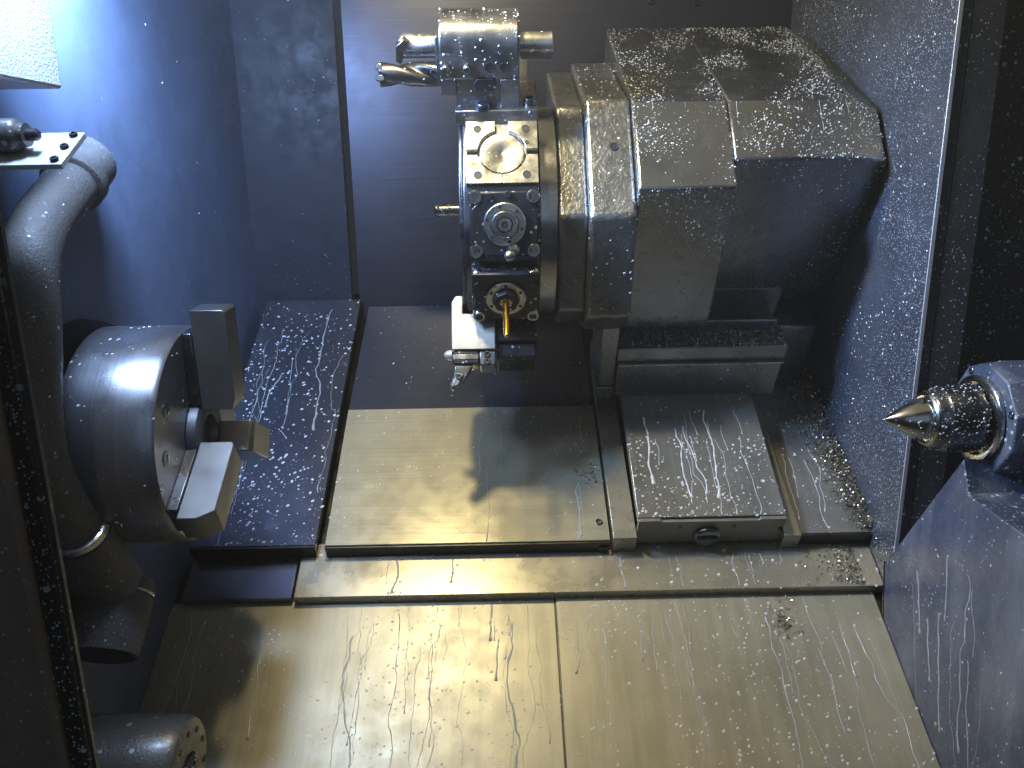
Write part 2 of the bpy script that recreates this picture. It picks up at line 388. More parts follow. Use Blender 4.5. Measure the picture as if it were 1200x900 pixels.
def station(th):
    th = R(th); rad = Vector((0, -math.cos(th), math.sin(th))); tan = Vector((0, math.sin(th), math.cos(th)))
    m = Matrix(((1, 0, 0), (0, tan.y, tan.z), (0, rad.y, rad.z))).transposed().to_4x4()
    m.translation = Vector((0, TY, TZ)); return m           # local x = axis, y = tangent (up), z = radial
# the empty station: four pads round a closing disc
S1 = station(30)
def in_station(bm, m): bmesh.ops.transform(bm, matrix=m, verts=bm.verts); return bm
H = .0475
obj('station_base', in_station(box(BM(), (-.0465, -H, AP-.006), (.0515, H, AP-.002)), S1), 'disc', t)
XC = .0025
for sx in (-1, 1):
    for sy in (-1, 1):
        kx, ky, rc = (.009 if sy > 0 else .0002), .004, .0335
        a0 = math.asin(ky/rc); a1 = math.acos(kx/rc)
        poly = [(XC+sx*.049, sy*ky), (XC+sx*.049, sy*H), (XC+sx*kx, sy*H)]
        poly += [(XC+sx*rc*math.cos(a), sy*rc*math.sin(a)) for a in [a1+(a0-a1)*k/10 for k in range(11)]]
        obj('station_pad', in_station(prism(BM(), poly, AP-.002, AP+.006, 'XY'), S1), 'bright', t, bev=.0006)
        obj('bolt_hole', in_station(lathe(BM(), [(0, 0), (0, .0052), (.0007, .0056), (.0007, .0046), (.0002, .0044), (.0002, 0)], 18, Matrix.Translation((XC+sx*.033, sy*.035, AP+.006)), 'Z'), S1), 'hole', t)
cap = obj('closing_disc', in_station(lathe(BM(), [(0, 0), (0, .0305), (.0075, .0305), (.0085, .0295), (.0085, .002), (.0078, .001), (.0078, 0)], 56, Matrix.Translation((XC, -.003, AP-.0015)), 'Z'), S1), 'bright', t)
obj('dowel_hole', in_station(lathe(BM(), [(0, 0), (0, .003), (.0006, .003), (.0006, 0)], 14, Matrix.Translation((XC+.034, .014, AP+.006)), 'Z'), S1), 'hole', t)

# live tool holders on the two stations facing the door
def live_holder(th, label, drill):
    F = station(th)
    h = thing('live_tool_holder', label, 'tool holder', F, (0, 0, AP), 'driven tool holders on the turret')
    d = .004 if not drill else -.001
    base = obj('base', box(BM(), (-.043, -.044, AP-.004), (.052, .043, AP+.014)), 'black_ox', h, bev=.0025)
    obj('raised_block', prism(BM(), [(-.030, -.042), (.040, -.042), (.040, -.030), (.049, -.022), (.049, .020), (.040, .028), (.040, .042), (-.030, .042), (-.030, .028), (-.040, .020), (-.040, -.022), (-.030, -.030)], AP+.014, AP+.021, 'XY'), 'black_ox', h, bev=.0015)
    for sx, sy in ((-1, -1), (1, -1), (-1, 1), (1, 1)):
        obj('screw', screw_bm(.0095, .008, Matrix.Translation((.0045+sx*.0385, sy*.0355, AP+.0145)), 20, .006), 'turn', h)
    T0 = Matrix.Translation((.0045, 0, AP+.021))
    ring = obj('bearing_ring', lathe(BM(), [(-.002, 0), (-.002, .0285), (.005, .0285), (.0065, .027), (.0065, .0195), (.004, .0185), (.004, 0)], 48, T0, 'Z'), 'bright', h)
    for k in range(6):
        a = R(60*k+30+(0 if drill else 15)); obj('pin_hole', lathe(BM(), [(0, 0), (0, .0022), (.0008, .0022), (.0008, 0)], 12, T0 @ Matrix.Translation((.0235*math.cos(a), .0235*math.sin(a), .0062)), 'Z'), 'hole', ring)
    nut = obj('collet_nut', lathe(BM(), [(.003, .0), (.003, .0182), (.013, .0182), (.015, .0165), (.015, .011), (.011, .0095), (.011, 0)], 8 if drill else 30, T0, 'Z'), 'black_ox' if drill else 'turn', h, smooth=30)
    for k in range(8):
        a = R(45*k+10); obj('collet_jaw', box(BM(), (-.0022, .0018, .0105), (.0022, .0088, .0148), T0 @ Matrix.Rotation(a, 4, 'Z')), 'bright', nut)
    for px, py in ((-.016, .037), (.009, .039)):
        obj('grub_screw', screw_bm(.0045, .004, Matrix.Translation((px, py, AP+.0208)), 12, .003), 'screw', h)
    return h, T0, base
h1, T1, lb1 = live_holder(0, 'black live tool holder with empty slotted collet and ball nozzle', False)
bm = BM()
lathe(bm, [(0, 0), (0, .0075), (.006, .0085), (.010, .006), (.015, .005), (.019, .0058), (.024, .0078), (.029, .0072), (.033, .0045), (.0345, 0)], 18, Matrix.Translation((.017, -.032, AP+.020)) @ Matrix.Rotation(R(18), 4, 'X') @ Matrix.Rotation(R(-14), 4, 'Y'), 'Z')
obj('coolant_nozzle', bm, 'bright', h1)
h2, T2, lb2 = live_holder(-30, 'black live tool holder gripping a gold drill', True)
obj('coolant_plate', box(BM(), (-.042, .030, AP+.0212), (.051, .0435, AP+.027)), 'black_ox', h2, bev=.002)
g = obj('drill_bit', lathe(BM(), [(-.01, 0), (-.01, .0044), (.078, .0044), (.083, .0030), (.085, 0)], 16, T2, 'Z'), 'gold', None, station(-30), origin=(.0045, 0, AP+.03))
tag(g, 'short gold coated drill held in the lower black holder', 'drill')
bm = BM()
for s in range(2):
    tube(bm, [T2 @ Vector((.0043*math.cos(a+s*math.pi), .0043*math.sin(a+s*math.pi),   .030+.050*a/7)) for a in [k*.35 for k in range(21)]], .0010, 6)
obj('flute_edge', bm, 'carbide', g)
for v in g.children: v.data.transform(Matrix.Translation((-.0045, 0, -AP-.03)))

# boring bar holder on the station above
F = station(60)
h = thing('boring_bar_holder', 'tall steel block holder with rounded head clamping a boring bar', 'tool holder', F, (0, 0, AP))
hb = obj('base_plate', box(BM(), (-.0605, -.048, AP-.004), (.0535, .048, AP+.017)), 'holder', h, bev=.002)
prof = [(-.039, .056), (.040, .056), (.040, .118), (.030, .124), (-.020, .124), (-.030, .119), (-.037, .108), (-.039, .094)]
blk = obj('block', prism(BM(), [(y, AP+z) for y, z in prof], -.078, .028), 'holder', h, bev=.003, seg=3)
blk2 = obj('lower_block', box(BM(), (.002, -.039, AP+.0172), (.028, .040, AP+.0558)), 'holder', h, bev=.001)
blk3 = obj('lower_block', box(BM(), (-.058, -.0345, AP+.0172), (.0018, .040, AP+.0558)), 'holder', h, bev=.001)
obj('side_step', box(BM(), (-.078, -.0365, AP+.034), (-.0582, .040, AP+.0558)), 'holder', h, bev=.001)
obj('side_collar', box(BM(), (-.083, -.034, AP+.045), (-.0782, .034, AP+.112)), 'holder', h, bev=.002)
for i, x in enumerate((-.070, -.042, -.012, .008)):
    if i < 2: obj('set_screw', lathe(BM(), [(-.004, 0), (-.004, .0052), (.009, .0052), (.010, .0046), (.010, .0032), (.005, .003), (.005, 0)], 16, to((x, -.039, AP+.073), (0, -1, 0)), 'Z'), 'bright', h)
    else: obj('screw_bore', lathe(BM(), [(0, 0), (0, .0058), (.0010, .0064), (.0010, .0052), (.0003, .005), (.0003, 0)], 16, to((x, -.039, AP+.073), (0, -1, 0)), 'Z'), 'hole', h)
obj('lug', prism(BM(), [(-.032, AP+.042), (-.006, AP+.042), (-.003, AP+.050), (-.008, AP+.058), (-.030, AP+.058), (-.035, AP+.050)], -.0425, -.0342, 'XZ'), 'black_ox', h, bev=.001)
obj('base_screw', screw_bm(.010, .008, Matrix.Translation((-.022, -.040, AP+.017)), 18, .005), 'screw', h)
obj('base_screw', screw_bm(.009, .010, Matrix.Translation((.042, -.030, AP+.017)), 18, .006), 'screw', h)
B = Matrix.Translation((0, -.012, AP+.092))
bar = obj('boring_bar', lathe(BM(), [(-.131, 0), (-.131, .0130), (-.127, .0155), (.0715, .0155), (.073, .014), (.073, 0)], 40, B), 'bright', None, F, origin=(-.03, -.012, AP+.092))
tag(bar, 'round bright boring bar through the tall holder, hooked tip to the chuck', 'boring bar')
bm = prism(BM(), [(-.1345, .098), (-.124, .107), (-.116, .104), (-.124, .094), (-.127, .078), (-.131, .074), (-.136, .079)], -.030, -.016, 'XZ')
bmesh.ops.translate(bm, vec=(0, 0, AP), verts=bm.verts)
tp = obj('cutting_tip', bm, 'turn', bar, bev=.0008)
fb = obj('flat', box(BM(), (.030, -.0285, AP+.079), (.0725, -.024, AP+.088)), 'turn', bar)
# big indexable drill on the station behind
F = station(90)
dr = thing('indexable_drill', 'thick spiral fluted drill pointing at the chuck below boring bar', 'drill', F, (-.06, 0, AP+.03))
D0 = Matrix.Translation((0, 0, AP+.031))
def drill_body(bm, x0, x1, r):
    secs = []; n = 40; k = 30
    for i in range(n+1):
        x = x0+(x1-x0)*i/n; tw = 3.6*i/n+.6; s = []
        for j in range(k):
            a = 2*math.pi*j/k; f = max(0, math.cos(a-tw))**6+max(0, math.cos(a-tw-math.pi))**6
            s.append(D0 @ Vector((x, r*(1-.42*f)*math.cos(a), r*(1-.42*f)*math.sin(a))))
        secs.append(s)
    return loft(bm, secs)
db = obj('fluted_shank', drill_body(BM(), -.180, -.085, .0180), 'carbide', dr, smooth=60)
obj('insert', box(BM(), (-.1845, -.015, AP+.021), (-.172, -.002, AP+.029)), 'turn', dr, bev=.001)
obj('insert', box(BM(), (-.1840, -.017, AP+.036), (-.174, -.009, AP+.045)), 'turn', dr, bev=.001)
obj('collar', lathe(BM(), [(-.0849, 0), (-.0849, .024), (-.060, .024), (-.058, .022), (-.058, 0)], 36, D0), 'holder', dr)
obj('holder_block', box(BM(), (-.0575, -.030, AP-.003), (.045, .030, AP+.055)), 'holder', dr, bev=.003)
# small end mill on a rear station
bm = BM(); lathe(bm, [(-.0585, 0), (-.0585, .024), (-.067, .024), (-.069, .022), (-.069, .0105), (-.086, .0100), (-.112, .0098), (-.114, .007), (-.114, 0)], 20, Matrix.Translation((0, .505, .232)))
em = obj('end_mill', bm, 'carbide', None, origin=(-.058, .505, .232)); tag(em, 'small dark end mill sticking out behind the turret disc', 'end mill')
bm = BM()
for s in range(3):
    tube(bm, [(-.113+.026*k/8, .505+.0098*math.cos(k*.35+s*2.09), .232+.0098*math.sin(k*.35+s*2.09)) for k in range(9)], .0019, 6)
o = obj('flute', bm, 'disc', em)

# turning tool holder hanging from the lower station
F = station(-60)
h = thing('turning_tool_holder', 'pale steel turning tool holder hanging below the turret', 'tool holder', F, (-.04, 0, AP))
tb = obj('block', prism(BM(), [(-.076, AP-.020), (-.070, AP-.030), (-.059, AP-.030), (-.059, AP-.002), (-.0115, AP-.002), (-.0115, AP+.054), (-.076, AP+.054)], -.04, .050, 'XZ'), 'holder_b', h, bev=.0015)
obj('clamp_wedge', box(BM(), (-.074, .012, AP+.0545), (-.036, .047, AP+.075)), 'black_ox', h, bev=.002)
obj('shank', box(BM(), (-.074, .022, AP+.060), (-.037, .048, AP+.068)), 'turn', h, bev=.0006)
cb = obj('clamp_block', box(BM(), (-.0355, .005, AP+.0545), (-.0115, .046, AP+.077)), 'disc', h, bev=.002)
for z in (.060, .071): obj('screw', screw_bm(.005, .003, to((-.024, .046, AP+z), (0, 1, 0)), 14), 'screw', h)
obj('coolant_spout', lathe(BM(), [(0, 0), (.0, .008), (-.006, .0075), (-.011, .004), (-.012, 0)], 16, Matrix.Translation((-.0762, .03, AP+.056))), 'bracket', h)
bm = prism(BM(), [(-.072, .0755), (-.045, .0755), (-.052, .088), (-.062, .105), (-.075, .112), (-.079, .104), (-.072, .090)], .030, .044, 'XZ'); bmesh.ops.translate(bm, vec=(0, 0, AP), verts=bm.verts)
th_ = obj('tool_head', bm, 'turn', h, bev=.0012)
bm = prism(BM(), [(-.068, .088), (-.058, .090), (-.066, .106), (-.077, .110)], .0441, .0485, 'XZ'); bmesh.ops.translate(bm, vec=(0, 0, AP), verts=bm.verts)
obj('insert', bm, 'bright', th_, bev=.0008)
obj('clamp_screw', screw_bm(.0045, .003, to((-.0655, .0485, AP+.094), (0, 1, 0)), 12, .002), 'screw', th_)
lowh = thing('blank_holder', 'black blank holder behind the gold drill in shadow', 'tool holder', F, (.02, 0, AP))
obj('block', box(BM(), (-.0105, -.04, AP-.002), (.050, .043, AP+.040)), 'black_ox', lowh, bev=.002)
obj('lower_plate', box(BM(), (-.010, -.04, AP+.0405), (.047, .036, AP+.062)), 'black_ox', lowh, bev=.002)
tag(bpy.data.objects[tb.name], None)

# ------------------------------------------------------------------ chuck
t = thing('chuck', 'three jaw lathe chuck of ground steel with bare jaws', 'chuck', ID, (-.46, 0, 0))
ck = obj('body', lathe(BM(), [(-.462, 0), (-.462, .1235), (-.459, .1268), (-.3645, .1268), (-.3600, .1232), (-.3600, .046), (-.366, .044), (-.366, 0)], 128), 'chuck', t)
obj('spindle_collar', lathe(BM(), [(-.4622, 0), (-.4622, .112), (-.472, .112), (-.472, .133), (-.4895, .136), (-.4895, 0)], 96), 'wall_dark', t)
obj('centre_bore', lathe(BM(), [(-.3655, 0), (-.3655, .042), (-.350, .041), (-.3475, .038), (-.3475, .022), (-.356, .020), (-.356, 0)], 48), 'hub', t)
for a, rr in ((150, .078), (140, .103), (30, .09), (272, .085)):
    y, z = -rr*math.cos(R(180-a)) if False else rr*math.cos(R(a)), rr*math.sin(R(a))
for a, rr in ((148, .098), (178, .098), (28, .098), (268, .10), (300, .098)):
    obj('face_screw', screw_bm(.0085, .0012, to((-.3602, rr*math.cos(R(a)), rr*math.sin(R(a))), (1, 0, 0), (0, 1, 0)), 18, .005), 'screw', t)
obj('oil_plug', lathe(BM(), [(0, 0), (0, .0062), (.0012, .0055), (.0006, .004), (.0006, 0)], 18, to((-.418, .1268*math.cos(R(212)), .1268*math.sin(R(212))), (0, math.cos(R(212)), math.sin(R(212)))), 'Z'), 'bright', t)
def jaw(ang, kind):
    # local: z radial, y tangential, x along the spindle
    a = R(ang); rad = Vector((0, math.cos(a), math.sin(a))); tan = rad.cross(Vector((1, 0, 0)))
    J = Matrix(((1, 0, 0), tan, rad)).transposed().to_4x4()
    master = obj('master_jaw', in_station(box(BM(), (-.3605, -.020, .040), (-.3475, .020, .124)), J), 'screw', t, bev=.0015)
    prof = [(-.3470, .030), (-.3470, .148), (-.3205, .148), (-.3080, .142), (-.3080, .104), (-.3080, .036), (-.3110, .030)]
    if kind == 'B': prof = [(-.3470, .030), (-.3470, .134), (-.326, .134), (-.308, .124), (-.3080, .034), (-.3110, .030)]
    if kind == 'C': prof = [(-.3470, .026), (-.3470, .112), (-.332, .112), (-.3060, .094), (-.3060, .030), (-.3110, .026)]
    if kind == 'A': prof = [(-.3470, .034), (-.3470, .150), (-.3110, .150), (-.3080, .147), (-.3080, .048), (-.312, .034)]
    j = obj('jaw', in_station(prism(BM(), prof, -.0190, .0190, 'XZ'), J), 'jaw', t, bev=.0012)
    for z in ((.075, .105) if kind != 'C' else (.062, .084)):
        obj('jaw_bolt', in_station(lathe(BM(), [(0, 0), (0, .0078), (.0012, .0082), (.0012, .0066), (.0003, .006), (.0003, 0)], 18, to((-.308 if kind != 'C' else -.306, 0, z), (1, 0, 0)), 'Z'), J), 'hole', j)
    return j
jA = jaw(92, 'A'); jB = jaw(212, 'B'); jC = jaw(332, 'C')

# ------------------------------------------------------------------ live centre and tailstock
t = thing('tailstock', 'blue grey tailstock cover beside the chip apron', 'tailstock', ID, (.6, -.03, -.45))
bm = prism(BM(), [(.118, -.252), (-.030, -.040), (-.048, -.078), (-.62, -.09), (-.62, -.76), (-.30, -.575), (.104, -.335)], .5345, .66)
tside = obj('side_cover', bm, 'tail', t, bev=.002)
obj('underside_lip', prism(BM(), [(.121, -.250), (.1185, -.2515), (.1045, -.335), (.1085, -.335)], .5345, .60), 'black_edge', t)
tf = obj('quill_flange', lathe(BM(), [(.566, 0), (.566, .052), (.568, .066), (.585, .070), (.64, .070), (.64, 0)], 10, Matrix.Rotation(R(18), 4, 'X')), 'tail', t, bev=.0015, smooth=30)
obj('clamp_ring', lathe(BM(), [(.5655, 0), (.5655, .050), (.5635, .0515), (.560, .0515), (.558, .049), (.558, .044), (.5655, .043)], 48), 'turn', t)
for a in (60, 160, 240): obj('screw', screw_bm(.0045, .0025, to((.568, .0585*math.cos(R(a)), .0585*math.sin(R(a))), (-1, 0, 0), (0, 1, 0)), 14), 'screw', t)
for y, z in ((-.052, -.386), (-.128, -.43), (-.165, -.39)): obj('rivet', lathe(BM(), [(0, .005), (.0015, .0045), (.0025, .002), (.0027, 0)], 14, to((.5345, y, z), (-1, 0, 0), (0, 1, 0)), 'Z'), 'turn', t)
tail = t
t = thing('live_centre', 'wet black live centre with bright steel point', 'live centre', ID, (.56, 0, 0))
cone = obj('point', lathe(BM(), [(.4495, 0), (.4500, .0007), (.489, .0245), (.500, .0245), (.500, 0)], 56), 'cone', t)
lc = obj('body', lathe(BM(), [(.4995, 0), (.4995, .0285), (.501, .031), (.504, .0340), (.508, .0350), (.513, .0365), (.515, .0385), (.552, .0415), (.556, .0400), (.558, .036), (.568, .036), (.568, 0)], 64), 'live', t)
obj('front_ring', lathe(BM(), [(.4994, .026), (.4985, .0275), (.4985, .0300), (.5005, .0322), (.5005, .026)], 56), 'turn', t)

# ------------------------------------------------------------------ left side: conduit, fitting, bracket, lamp box, door, cap
X0 = -.452
t = thing('conduit_pipe', 'bent grey conduit pipe looping in front of the chuck', 'pipe', ID, (X0, -.14, -.07))
path = smooth_path([(-.512, .062, .312), (-.480, .052, .314), (-.458, .030, .306), (X0, .000, .298), (X0, -.045, .277), (X0, -.098, .246), (X0, -.128, .208), (X0, -.138, .165), (X0, -.150, .120), (X0, -.163, .075), (X0, -.166, .030), (X0, -.155, -.008), (X0, -.139, -.040), (X0, -.123, -.066)], 6)
pp = obj('pipe', tube(BM(), path, .0262, 36), 'pipe', t, smooth=60)
d = (Vector((X0, -.045, .277))-Vector((X0, .02, .310))).normalized()
obj('collar', lathe(BM(), [(-.009, .0), (-.009, .0300), (-.0075, .0320), (.0075, .0320), (.009, .0300), (.009, 0)], 40, to((X0, -.020, .2895), d, (1, 0, 0)), 'Z'), 'pipe', t)
d2 = Vector((0, .47, -.88)).normalized()
obj('end_ring', lathe(BM(), [(-.005, 0), (-.005, .0285), (-.0035, .0305), (.003, .0305), (.0045, .0285), (.0045, 0)], 40, to((X0, -.122, -.068), d2), 'Z'), 'turn', t)
t = thing('pipe_fitting', 'dark wide elbow fitting with open mouth under the conduit pipe', 'pipe fitting', ID, (-.455, -.09, -.2))
pf = obj('neck', tube(BM(), [Vector((-.455, -.119, -.0735))+d2*s for s in (0, .03, .08, .125)], [.034, .035, .036, .037], 32), 'pipe', t, smooth=60)
e0 = Vector((-.452, -.062, -.170)); d3 = Vector((0, -.60, -.55)).normalized()
obj('mouth', tube(BM(), [e0+d3*s for s in (-.012, .0, .045, .074)], [.036, .040, .040, .038], 36), 'pipe', t, smooth=60)
obj('mouth_ring', lathe(BM(), [(0, .0385), (0, .0412), (.003, .0412), (.003, .0385), (0, .0385)], 40, to(e0+d3*.004, d3), 'Z'), 'turn', t)
obj('opening', lathe(BM(), [(0, 0), (0, .034), (.0006, .034), (.0006, 0)], 36, to(e0+d3*.0742, d3), 'Z'), 'hole', t)

t = thing('sensor_bracket', 'bright zinc plate bracket carrying a dark cylinder above the conduit', 'bracket', SL, (-.45, -.01, .364))
br = obj('plate', box(BM(), (-.489, -.034, .364), (-.361, .021, .369)), 'bracket', t, bev=.0007)
cy = obj('cylinder', lathe(BM(), [(-.489, 0), (-.489, .0135), (-.402, .0135), (-.399, .0120), (-.397, .0095), (-.392, .0095), (-.392, 0)], 36, Matrix.Translation((0, -.010, .3829))), 'strip', t)
obj('cable_nub', lathe(BM(), [(-.392, 0), (-.392, .005), (-.384, .005), (-.382, .003), (-.382, 0)], 16, Matrix.Translation((0, -.010, .3829))), 'black_ox', t)
for u in (-.028, -.0065, .014): obj('screw', screw_bm(.0036, .003, Matrix.Translation((-.368, u, .369)), 14), 'black_ox', t)
lbx = obj('lamp_box', prism(BM(), [(-.60, .372), (-.077, .375), (-.070, .70), (-.60, .70)], -.489, -.4205), 'lampbox', None, bev=.003, origin=(-.455, -.3, .373))
tag(lbx, 'white textured corner of a box glaring in the cold light', 'lamp box')

lh = obj('lamp_hood', box(BM(), (-.226, -.45, .61), (-.222, .30, .975)), 'strip', None, bev=.001, origin=(-.224, -.1, .975))  # unseen sheet added to cut the warm lamp off the left side
tag(lh, 'unseen dark sheet added to keep the warm lamp off the left side', 'light blocker')
t = thing('door', 'brownish machine door edge with black rubber wiper strip', 'door', ID, (-.45, -.34, -.6))
dp = obj('panel', box(BM(), (-.70, -.352, -.60), (-.3580, -.332, .75)), 'door', t, bev=.006, seg=3)
ru = obj('wiper_strip', box(BM(), (-.3577, -.348, -.60), (-.3410, -.336, .75)), 'rubber', t, bev=.003)
obj('strip_edge', box(BM(), (-.3409, -.344, -.60), (-.3385, -.340, .75)), 'strip', t)

t = thing('bearing_cover', 'round brown cover with ring of screw holes on headstock wall', 'cover', ID, (-.489, -.155, -.35))
CP = Matrix.Translation((-.010, -.155, -.338))
obj('body', lathe(BM(), [(-.4795, 0), (-.4795, .058), (-.40, .058), (-.352, .056), (-.345, .052), (-.343, .046), (-.343, .018), (-.348, .016), (-.348, 0)], 72, CP), 'probe', t)
for k in range(10):
    a = R(36*k+10); obj('screw_hole', lathe(BM(), [(0, 0), (0, .0034), (.0008, .0036), (.0008, .0028), (.0003, 0)], 12, to((-.353, -.155+.040*math.cos(a), -.338+.040*math.sin(a)), (1, 0, 0), (0, 1, 0)), 'Z'), 'hole', t)
obj('hub', box(BM(), (-.3578, -.172, -.354), (-.348, -.146, -.324)), 'black_ox', t, bev=.002)
for y, z in ((-.166, -.331), (-.152, -.331), (-.166, -.347), (-.152, -.347)): obj('hub_screw', screw_bm(.004, .002, to((-.348, y, z), (1, 0, 0), (0, 1, 0)), 12), 'screw', t)

# ------------------------------------------------------------------ coolant: drops, trails, chips
bpy.context.view_layer.update()
def tri_sampler(o, nfilter):
    me = o.data; me.calc_loop_triangles(); MW = o.matrix_world; R3 = MW.to_3x3()
    tris = []; acc = 0
    for lt in me.loop_triangles:
        n = (R3 @ lt.normal).normalized()
        if nfilter and not nfilter(n): continue
        a, b, c = (me.vertices[i].co.copy() for i in lt.vertices)
        acc += lt.area; tris.append((acc, a, b, c, lt.normal.copy()))
    return tris, acc, MW
def drops(o, count, nf=None, mask=None, smin=.0007, smax=.0026, rnd=None, mat='drop', flat=.42, name='coolant_drops', level=None):
    rnd = rnd or random.Random(sum(map(ord, o.name))*7 + count)
    tris, acc, MW = tri_sampler(o, nf)
    if not tris: return
    V = []; Fc = []
    import bisect
    keys = [t_[0] for t_ in tris]; made = 0; tries = 0
    while made < count and tries < count*14:
        tries += 1
        tr = tris[min(bisect.bisect(keys, rnd.random()*acc), len(tris)-1)]
        u, v = rnd.random(), rnd.random()
        if u+v > 1: u, v = 1-u, 1-v
        p = tr[1]+(tr[2]-tr[1])*u+(tr[3]-tr[1])*v; n = tr[4]
        if mask and rnd.random() > mask(MW @ p): continue
        made += 1
        r = smin+(smax-smin)*rnd.random()**3.2
        a = n.orthogonal().normalized(); b = n.cross(a)
        k = 8 if r > .0012 else 6; ph = rnd.random()*6; el = 1+.5*rnd.random()
        base = len(V); h = r*flat*(.7+.6*rnd.random())
        for ring, (q, z) in enumerate(((1, -.0002), (.72, .68))):
            for i in range(k):
                an = ph+2*math.pi*i/k; rr = r*q*(1+.12*math.sin(2*an+ph))
                V.append(p+a*rr*math.cos(an)*el+b*rr*math.sin(an)+n*(h*z if ring else z))
        V.append(p+n*h)
        for i in range(k):
            j = (i+1) % k
            Fc.append((base+i, base+j, base+k+j, base+k+i)); Fc.append((base+k+i, base+k+j, base+2*k))
    me = bpy.data.meshes.new(name); me.from_pydata([tuple(v) for v in V], [], Fc); me.update()
    me.polygons.foreach_set('use_smooth', [True]*len(me.polygons)); me.materials.append(M[mat])
    d_ = bpy.data.objects.new(name, me); C.objects.link(d_); d_.parent = o; d_['kind'] = 'stuff'
    return d_
def trails(o, starts, down, normal, name='coolant_trails', seed=1, wmin=.0005, wmax=.0017, wig=.7, mat='run', low=None):
    """starts: (point in the parent's frame, length); runs go along down with a wandering path, flattened ridge plus a bead"""
    rnd = random.Random(seed); V = []; Fc = []
    down = Vector(down).normalized(); normal = Vector(normal).normalized(); side = down.cross(normal)
    off = ORG.get(o, Vector((0, 0, 0)))
    for p0, L in starts:
        if low is not None: L = min(L, p0[1]-low)
        p = Vector(p0)-off; wd = wmin+(wmax*1.3-wmin)*rnd.random()**3; n = max(6, int(L/.004)); dx = 0; vel = 0; base = None
        seed_ = rnd.random()*100
        for i in range(n+1):
            s = i/n
            vel = .66*vel+rnd.gauss(0, .0006*wig)
            if rnd.random() < .06: vel += rnd.choice((-1, 1))*.0022*wig
            dx += vel - dx*.02
            q = p+down*(L*s)+side*dx
            ww = wd*(.65+.5*noise.noise((seed_, s*14, 0))+.35*(s > .9))
            if s > .96: ww *= 1.5
            ww = max(ww, .0003); hh = ww*.38
            V += [q-side*ww-normal*.0002, q-side*ww*.5+normal*hh, q+side*ww*.5+normal*hh, q+side*ww-normal*.0002]
            m_ = len(V)
            if i:
                for k in range(3): Fc.append((m_-8+k, m_-4+k, m_-3+k, m_-7+k))
        Fc.append((len(V)-4, len(V)-1, len(V)-2, len(V)-3))
    me = bpy.data.meshes.new(name); me.from_pydata([tuple(v) for v in V], [], Fc); me.update()
    me.polygons.foreach_set('use_smooth', [True]*len(me.polygons)); me.materials.append(M[mat])
    d_ = bpy.data.objects.new(name, me); C.objects.link(d_); d_.parent = o; d_['kind'] = 'stuff'
    return d_
def rs(seed): return random.Random(seed)
up = lambda n: n.z > .3
front = lambda n: n.y < -.25
left = lambda n: n.x < -.6
def nz(s, lo, hi):
    def f(p):
        v = noise.noise(Vector(p)*s)*.5+.5
        return min(1, max(.03, (v-lo)/(hi-lo)))
    return f
upf = lambda n: n.z > .8
drops(p1, 3600, upf, nz(9, .3, .65), .0004, .0019)
drops(p2, 3800, upf, nz(7, .3, .6), .0004, .0022)
drops(led, 260, upf, None, .0006, .003)
drops(pl, 420, upf, nz(8, .35, .7), .0004, .0016)
drops(pu, 90, upf, None, .0005, .0018)
drops(cl, 1300, upf, nz(8, .25, .6), .0004, .0024)
drops(sp, 760, upf, lambda p: nz(18, .25, .6)(p) if p.y < .30 else .1, .0004, .0021)
drops(rp, 200, upf, None, .0006, .0022)
drops(sb, 160, None, None, .0006, .002)
drops(body, 3200, lambda n: n.z > .35 and n.y < .1, lambda p: (nz(22, .3, .7)(p) if p.z < .386 else nz(13, .42, .66)(p)*(1.2 if p.z > .44 else .8)), .0004, .0015)
drops(nose, 1500, lambda n: n.z > .35 and n.y < .1, nz(16, .3, .68), .0004, .0014)
drops(body, 1100, lambda n: n.y < -.3 and n.z < 0, nz(10, .3, .6), .0003, .0012)
drops(nose, 700, lambda n: n.y < -.3 and n.z < 0, nz(10, .3, .6), .0003, .0012)
drops(flg, 260, front, None, .0004, .0016)
drops(wall_right, 2200, left, lambda p: nz(9, .35, .6)(p)*(1 if p.z > -.1 else .6), .0004, .0016)
drops(wall_end, 260, None, nz(6, .4, .6), .0006, .002)
drops(tside, 420, left, None, .0005, .0018)
drops(lc, 1100, None, None, .0004, .0015)
drops(cone, 90, lambda n: n.z < .2, None, .0006, .0016)
drops(tf, 120, None, None, .0008, .003)
drops(ck, 260, lambda n: n.y < .2, lambda p: 1 if p.z > .05 else .35, .0005, .0019)
drops(disc, 200, None, None, .0005, .0018)
drops(neck, 80, None, None, .0005, .0015)
drops(lb1, 110, front, None, .0006, .0022)
drops(lb2, 50, front, None, .0006, .0018)
drops(cap, 60, None, None, .0005, .0013)
drops(blk, 380, None, None, .0005, .0020)
drops(blk2, 60, None, None, .0005, .0016)
drops(blk3, 60, None, None, .0005, .0016)
drops(hb, 60, None, None, .0005, .0018)
drops(bar, 50, None, None, .0007, .0026)
drops(db, 40, None, None, .0006, .0018)
drops(ru, 260, None, None, .0004, .0013)
drops(wall_panel, 130, None, None, .0006, .0018)
drops(wall_left, 160, lambda n: n.x > .6, lambda p: 1 if p.y > .3 else .1, .0006, .0018)
drops(pp, 160, None, None, .0005, .0018)

